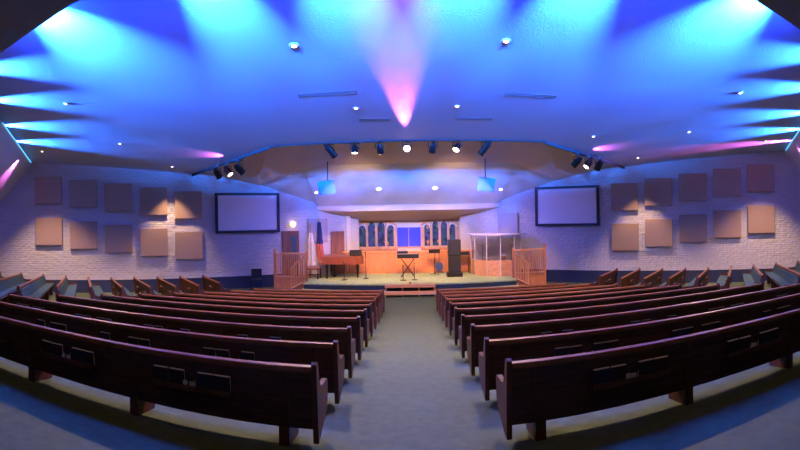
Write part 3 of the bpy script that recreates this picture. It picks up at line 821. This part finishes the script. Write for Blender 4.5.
# drum enclosure
de = thing('drum_shield', 'clear acrylic drum enclosure with flat lid and orange base panels', 'drum shield', (0, 0, ZS))
pl = [(3.0, 21.75), (3.05, 20.85), (3.5, 20.25), (4.1, 20.02), (4.75, 20.02), (5.15, 20.45)]
for a, b in zip(pl, pl[1:]):
    d = Vector((b[0]-a[0], b[1]-a[1], 0)); n = Vector((d.y, -d.x, 0)).normalized()*.03
    e = d.normalized()*.012
    m = MB(); m.slab([(a[0], a[1], .0), (b[0], b[1], 0), (b[0], b[1], .72), (a[0], a[1], .72)], tuple(-n)); m.build('base_panel', M['oak_light'], de)
    m = MB(); m.slab([(a[0]+e.x, a[1]+e.y, .73), (b[0]-e.x, b[1]-e.y, .73), (b[0]-e.x, b[1]-e.y, 1.86), (a[0]+e.x, a[1]+e.y, 1.86)], tuple(-n*.4)); m.build('acrylic_pane', M['clear'], de)
for x, y in pl:
    MB().box(x-.018, x+.018, y-.005, y+.03, 0, 1.86).build('post', M['white_metal'], de)
lidp = [(2.85, 21.7), (2.85, 20.8), (3.4, 20.1), (4.05, 19.85), (4.85, 19.85), (5.4, 20.25), (5.15, 20.5), (3.9, 21.4)]
MB().prism(lidp, 1.87, 1.93, 'z').build('lid', M['plaster'], de)
def drum(x, y, z, r, h, rx, lab, nm='drum'):
    mt = Matrix.Translation((x, y, z)) @ Matrix.Rotation(rx, 4, 'X')
    t = thing(nm, lab, 'drum', mtx=mt)
    MB().lathe([(r, -h/2), (r, h/2)], 22).build('shell', M['drum_wood'], t, True)
    MB().lathe([(r*1.04, h/2-.02), (r*1.04, h/2+.01), (r*.97, h/2+.01), (r*.97, h/2-.02)], 22).build('hoop', M['white_metal'], t)
    MB().lathe([(.001, h/2-.005), (r*.97, h/2-.005), (r*.97, h/2+.004), (.001, h/2+.004)], 22).build('drum_head', M['skin'], t)
    return t
drum(4.1, 20.75, ZS+.29, .28, .38, PI/2, 'large bass drum on its side inside the drum enclosure', 'bass_drum')
t = drum(4.35, 20.72, ZS+.82, .15, .2, .25, 'small orange tom drum above the bass drum', 'tom_drum'); MB().tube([(0, 0, -.1), (-.1, -.05, -.32)], .015, 6).build('mount_post', M['black_metal'], t)
t = drum(3.6, 20.95, ZS+.68, .17, .15, .1, 'snare drum at the left inside the drum enclosure', 'snare_drum')
m = MB()
for k in range(3): m.tube([(0, 0, -.08), (.2*math.cos(2.1*k), .2*math.sin(2.1*k), -.67)], .012, 6)
m.build('tripod', M['black_metal'], t)
for x, y, h, lab in ((3.45, 21.15, 1.45, 'brass cymbal on a stand at the left inside the drum enclosure'), (4.75, 20.6, 1.35, 'brass cymbal on a stand at the right inside the drum enclosure')):
    t = thing('cymbal', lab, 'cymbal', (x, y, ZS))
    MB().lathe([(.24, h), (.05, h+.03), (.03, h+.05), (.001, h+.055)], 22).build('disc', M['brass'], t, True)
    m = MB(); m.tube([(0, 0, .25), (0, 0, h)], .012, 6)
    for k in range(3): m.tube([(0, 0, .3), (.24*math.cos(2.1*k+.4), .24*math.sin(2.1*k+.4), .01)], .012, 6)
    m.build('stand', M['black_metal'], t)

# ------------------------------------------------------------------ light
BLUE = (.004, .05, 1.0); CYAN = (.025, .185, 1.0); PINK = (1.0, .18, .85); WARM = (1.0, .62, .36); VIOLET = (.36, .22, 1.0)
# LED wash lights in the trough, aimed along the ceiling
for i, x in enumerate((-6.1, -3.15, -1.05, .95, 2.95, 5.9)):
    y = 4.92 if abs(x) < 5 else 5.08
    add_light('led_throw', 'SPOT', (x, y, 5.565), BLUE, 5000, (x, y+9, 4.6), 30, 1.0, .012)
    add_light('led_spill', 'SPOT', (x, y, 5.565), BLUE, 1400, (x, y+6, 5.65), 140, 1.0, .012)
    add_light('led_wash', 'SPOT', (x, y, 5.565), CYAN, 12500 if i in (0, 5) else 18000, (x, y+6, 5.32 if 0 < i < 5 else 5.45), 64 if i in (0, 5) else 40, 1.0, .012)
for s in (-1, 1):
    for fr in (.03, .24, .47, .66, .82):
        if fr > .8 and s < 0: continue
        p = Vector((s*9.1, 6.1, 0)).lerp(Vector((s*15.2, 13.75, 0)), fr) + Vector((s*.37, -.29, 0))
        z = 5.36 + (4.40-5.36)*fr + .13 + (.01-.13)*fr + .05
        add_light('led_wash', 'SPOT', (p.x, p.y, z), CYAN if fr < .8 else PINK, 9000 if fr < .8 else 5000, (p.x - s*4.7, p.y+3.7, z-(.28 if fr < .8 else .12)), 42 if fr < .8 else 24, 1.0, .012)
# pink LED accents
add_light('pink_led', 'SPOT', (-.05, 14.6, 4.22), PINK, 3600, (-.15, 11.0, 4.80), 18, .9, .03)
for s in (-1, 1):
    add_light('pink_led', 'SPOT', (s*6.75, 15.7, 3.9), PINK, 60, (s*7.6, 15.3, 4.7), 80, 1.0, .05)
add_light('pink_led', 'SPOT', (-.15, 5.25, 5.525), PINK, 900, (-.15, 11.2, 5.2), 40, 1.0, .03)
for s in (-1, 1):
    add_light('pink_led', 'SPOT', (s*13.9, 12.0, 4.35), PINK, 300 if s < 0 else 90, (s*16.6, 10.6, 2.4), 66, 1.0, .03)
    # glowing strip added to draw LED light spilling onto the trough lip
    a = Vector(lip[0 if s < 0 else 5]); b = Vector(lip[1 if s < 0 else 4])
    ls = thing('lip_spill', 'painted cyan light spill along the %s sloped edge of the ceiling' % ('left' if s < 0 else 'right'), 'light spill', a)
    m = MB(); m.slab([(b-a)*.06+Vector((-s*.02, .02, -.01)), (b-a)*.62+Vector((-s*.02, .02, -.01)), (b-a)*.62+Vector((-s*.02, .02, .03)), (b-a)*.06+Vector((-s*.02, .02, .03))], (-s*.015, .012, 0)); m.build('spill_glow', M['cyan_spill'], ls)
    m = MB(); m.slab([(b-a)*.05, (b-a)*.63, (b-a)*.63+Vector((0, 0, .04)), (b-a)*.05+Vector((0, 0, .04))], (-s*.018, .016, 0)); m.build('spill_backing', M['white_metal'], ls)
# recessed down lights
for (x, y, r, lab) in cans:
    near_wall = abs(x) > 9 and y > 12
    add_light('downlight', 'SPOT', (x, y, cz(y)-.05), WARM, (520 if y > 16 else 780) if near_wall else (1000 if y < 10 else 330), (x, y+.01, -2), (72 if y > 16 else 80) if near_wall else (130 if y < 10 else 105), .6 if near_wall else .5, .04)
for s in (-1, 1):
    p = sof[s][0]; add_light('downlight', 'SPOT', (p.x, p.y, p.z-.05), WARM, 240, (p.x-s*.3, p.y+.2, -2), 100, .5, .05)
    add_light('stage_downlight', 'SPOT', (s*1.3, 20.2, 2.98), WARM, 70, (s*1.3, 20.6, -1), 130, .8, .08)
    add_light('stage_downlight', 'SPOT', (s*4.1, 19.7, 3.0), WARM, 50, (s*4.0, 20.2, -1), 130, .8, .08)
# stage key lights from the soffit row
for x in (-2.66, -.95, .85, 2.66):
    add_light('stage_key', 'SPOT', (x, 15.2, 3.9), (1, .50, .25), 1050, (x*.9, 21.6, -.6), 48, .6, .08)
for s in (-1, 1):
    add_light('stage_key', 'SPOT', (s*6.05, 15.9, 3.6), (1, .55, .3), 420, (s*5.1, 19.4, -.8), 44, .8, .08)
# warm wash over the valance from the two glowing spotlights
for x in (-1.8, 1.68):
    add_light('stage_key', 'SPOT', (x, 15.2, 3.85), (1, .56, .32), 420, (x*1.3, 21.5, 1.9), 56, .8, .08)
# blue wash on the stage ceiling
for x in (-3.3, -2.2, -1.35, -.45, .45, 1.3, 2.2, 3.3):
    add_light('blue_wash', 'SPOT', (x, 15.5, 3.9), (.012, .18, 1), 850, (x*1.15, 19.6, 2.85), 31, 1.0, .05)
for x in (-2.66, 2.66):
    add_light('blue_wash', 'SPOT', (x, 15.4, 3.9), (.005, .10, 1), 420, (x*1.2, 17.7, 3.04), 26, .8, .05)
for s in (-1, 1):
    add_light('blue_wash', 'SPOT', (s*1.2, 19.0, 2.9), (.12, .12, 1), 420, (s*5.3, 20.9, 1.4), 84, 1.0, .1)
add_light('blue_wash', 'POINT', (0, 24.4, 1.9), (.03, .2, 1), 70, size=.1)
# recessed lamps over the rear of the hall
for x, y in ((-6, 2.2), (-2.2, 2.6), (2.2, 2.6), (6, 2.2), (-4, -2), (4, -2)):
    add_light('downlight', 'SPOT', (x, y, 5.25), WARM, 28, (x, y, 0), 110, .6, .05)

# ------------------------------------------------------------------ world, view, camera
w = bpy.data.worlds.new('world'); S.world = w; w.use_nodes = True
w.node_tree.nodes['Background'].inputs[0].default_value = (.012, .012, .03, 1)
S.view_settings.view_transform = 'Standard'; S.view_settings.look = 'None'
S.view_settings.gamma = 1; S.view_settings.use_curve_mapping = False
S.view_settings.exposure = .9
S.cycles.use_denoising = True
S.cycles.max_bounces = 7; S.cycles.diffuse_bounces = 5; S.cycles.sample_clamp_indirect = 4

cam = bpy.data.cameras.new('camera'); co = bpy.data.objects.new('camera', cam); COL.objects.link(co)
F, CX, Y0 = 450.0, 409.0, 219.0
cam.type = 'PANO'; cam.panorama_type = 'CENTRAL_CYLINDRICAL'
cam.central_cylindrical_range_u_min = -CX/F; cam.central_cylindrical_range_u_max = (800-CX)/F
cam.central_cylindrical_range_v_min = -(450-Y0)/F; cam.central_cylindrical_range_v_max = Y0/F
cam.central_cylindrical_radius = 1.0
cam.clip_start = .05; cam.clip_end = 200
co.location = (0, 0, 1.7)
co.rotation_euler = (Matrix.Rotation(PI/2, 4, 'X') @ Matrix.Rotation(math.radians(-1.0), 4, 'Z')).to_euler()
S.camera = co
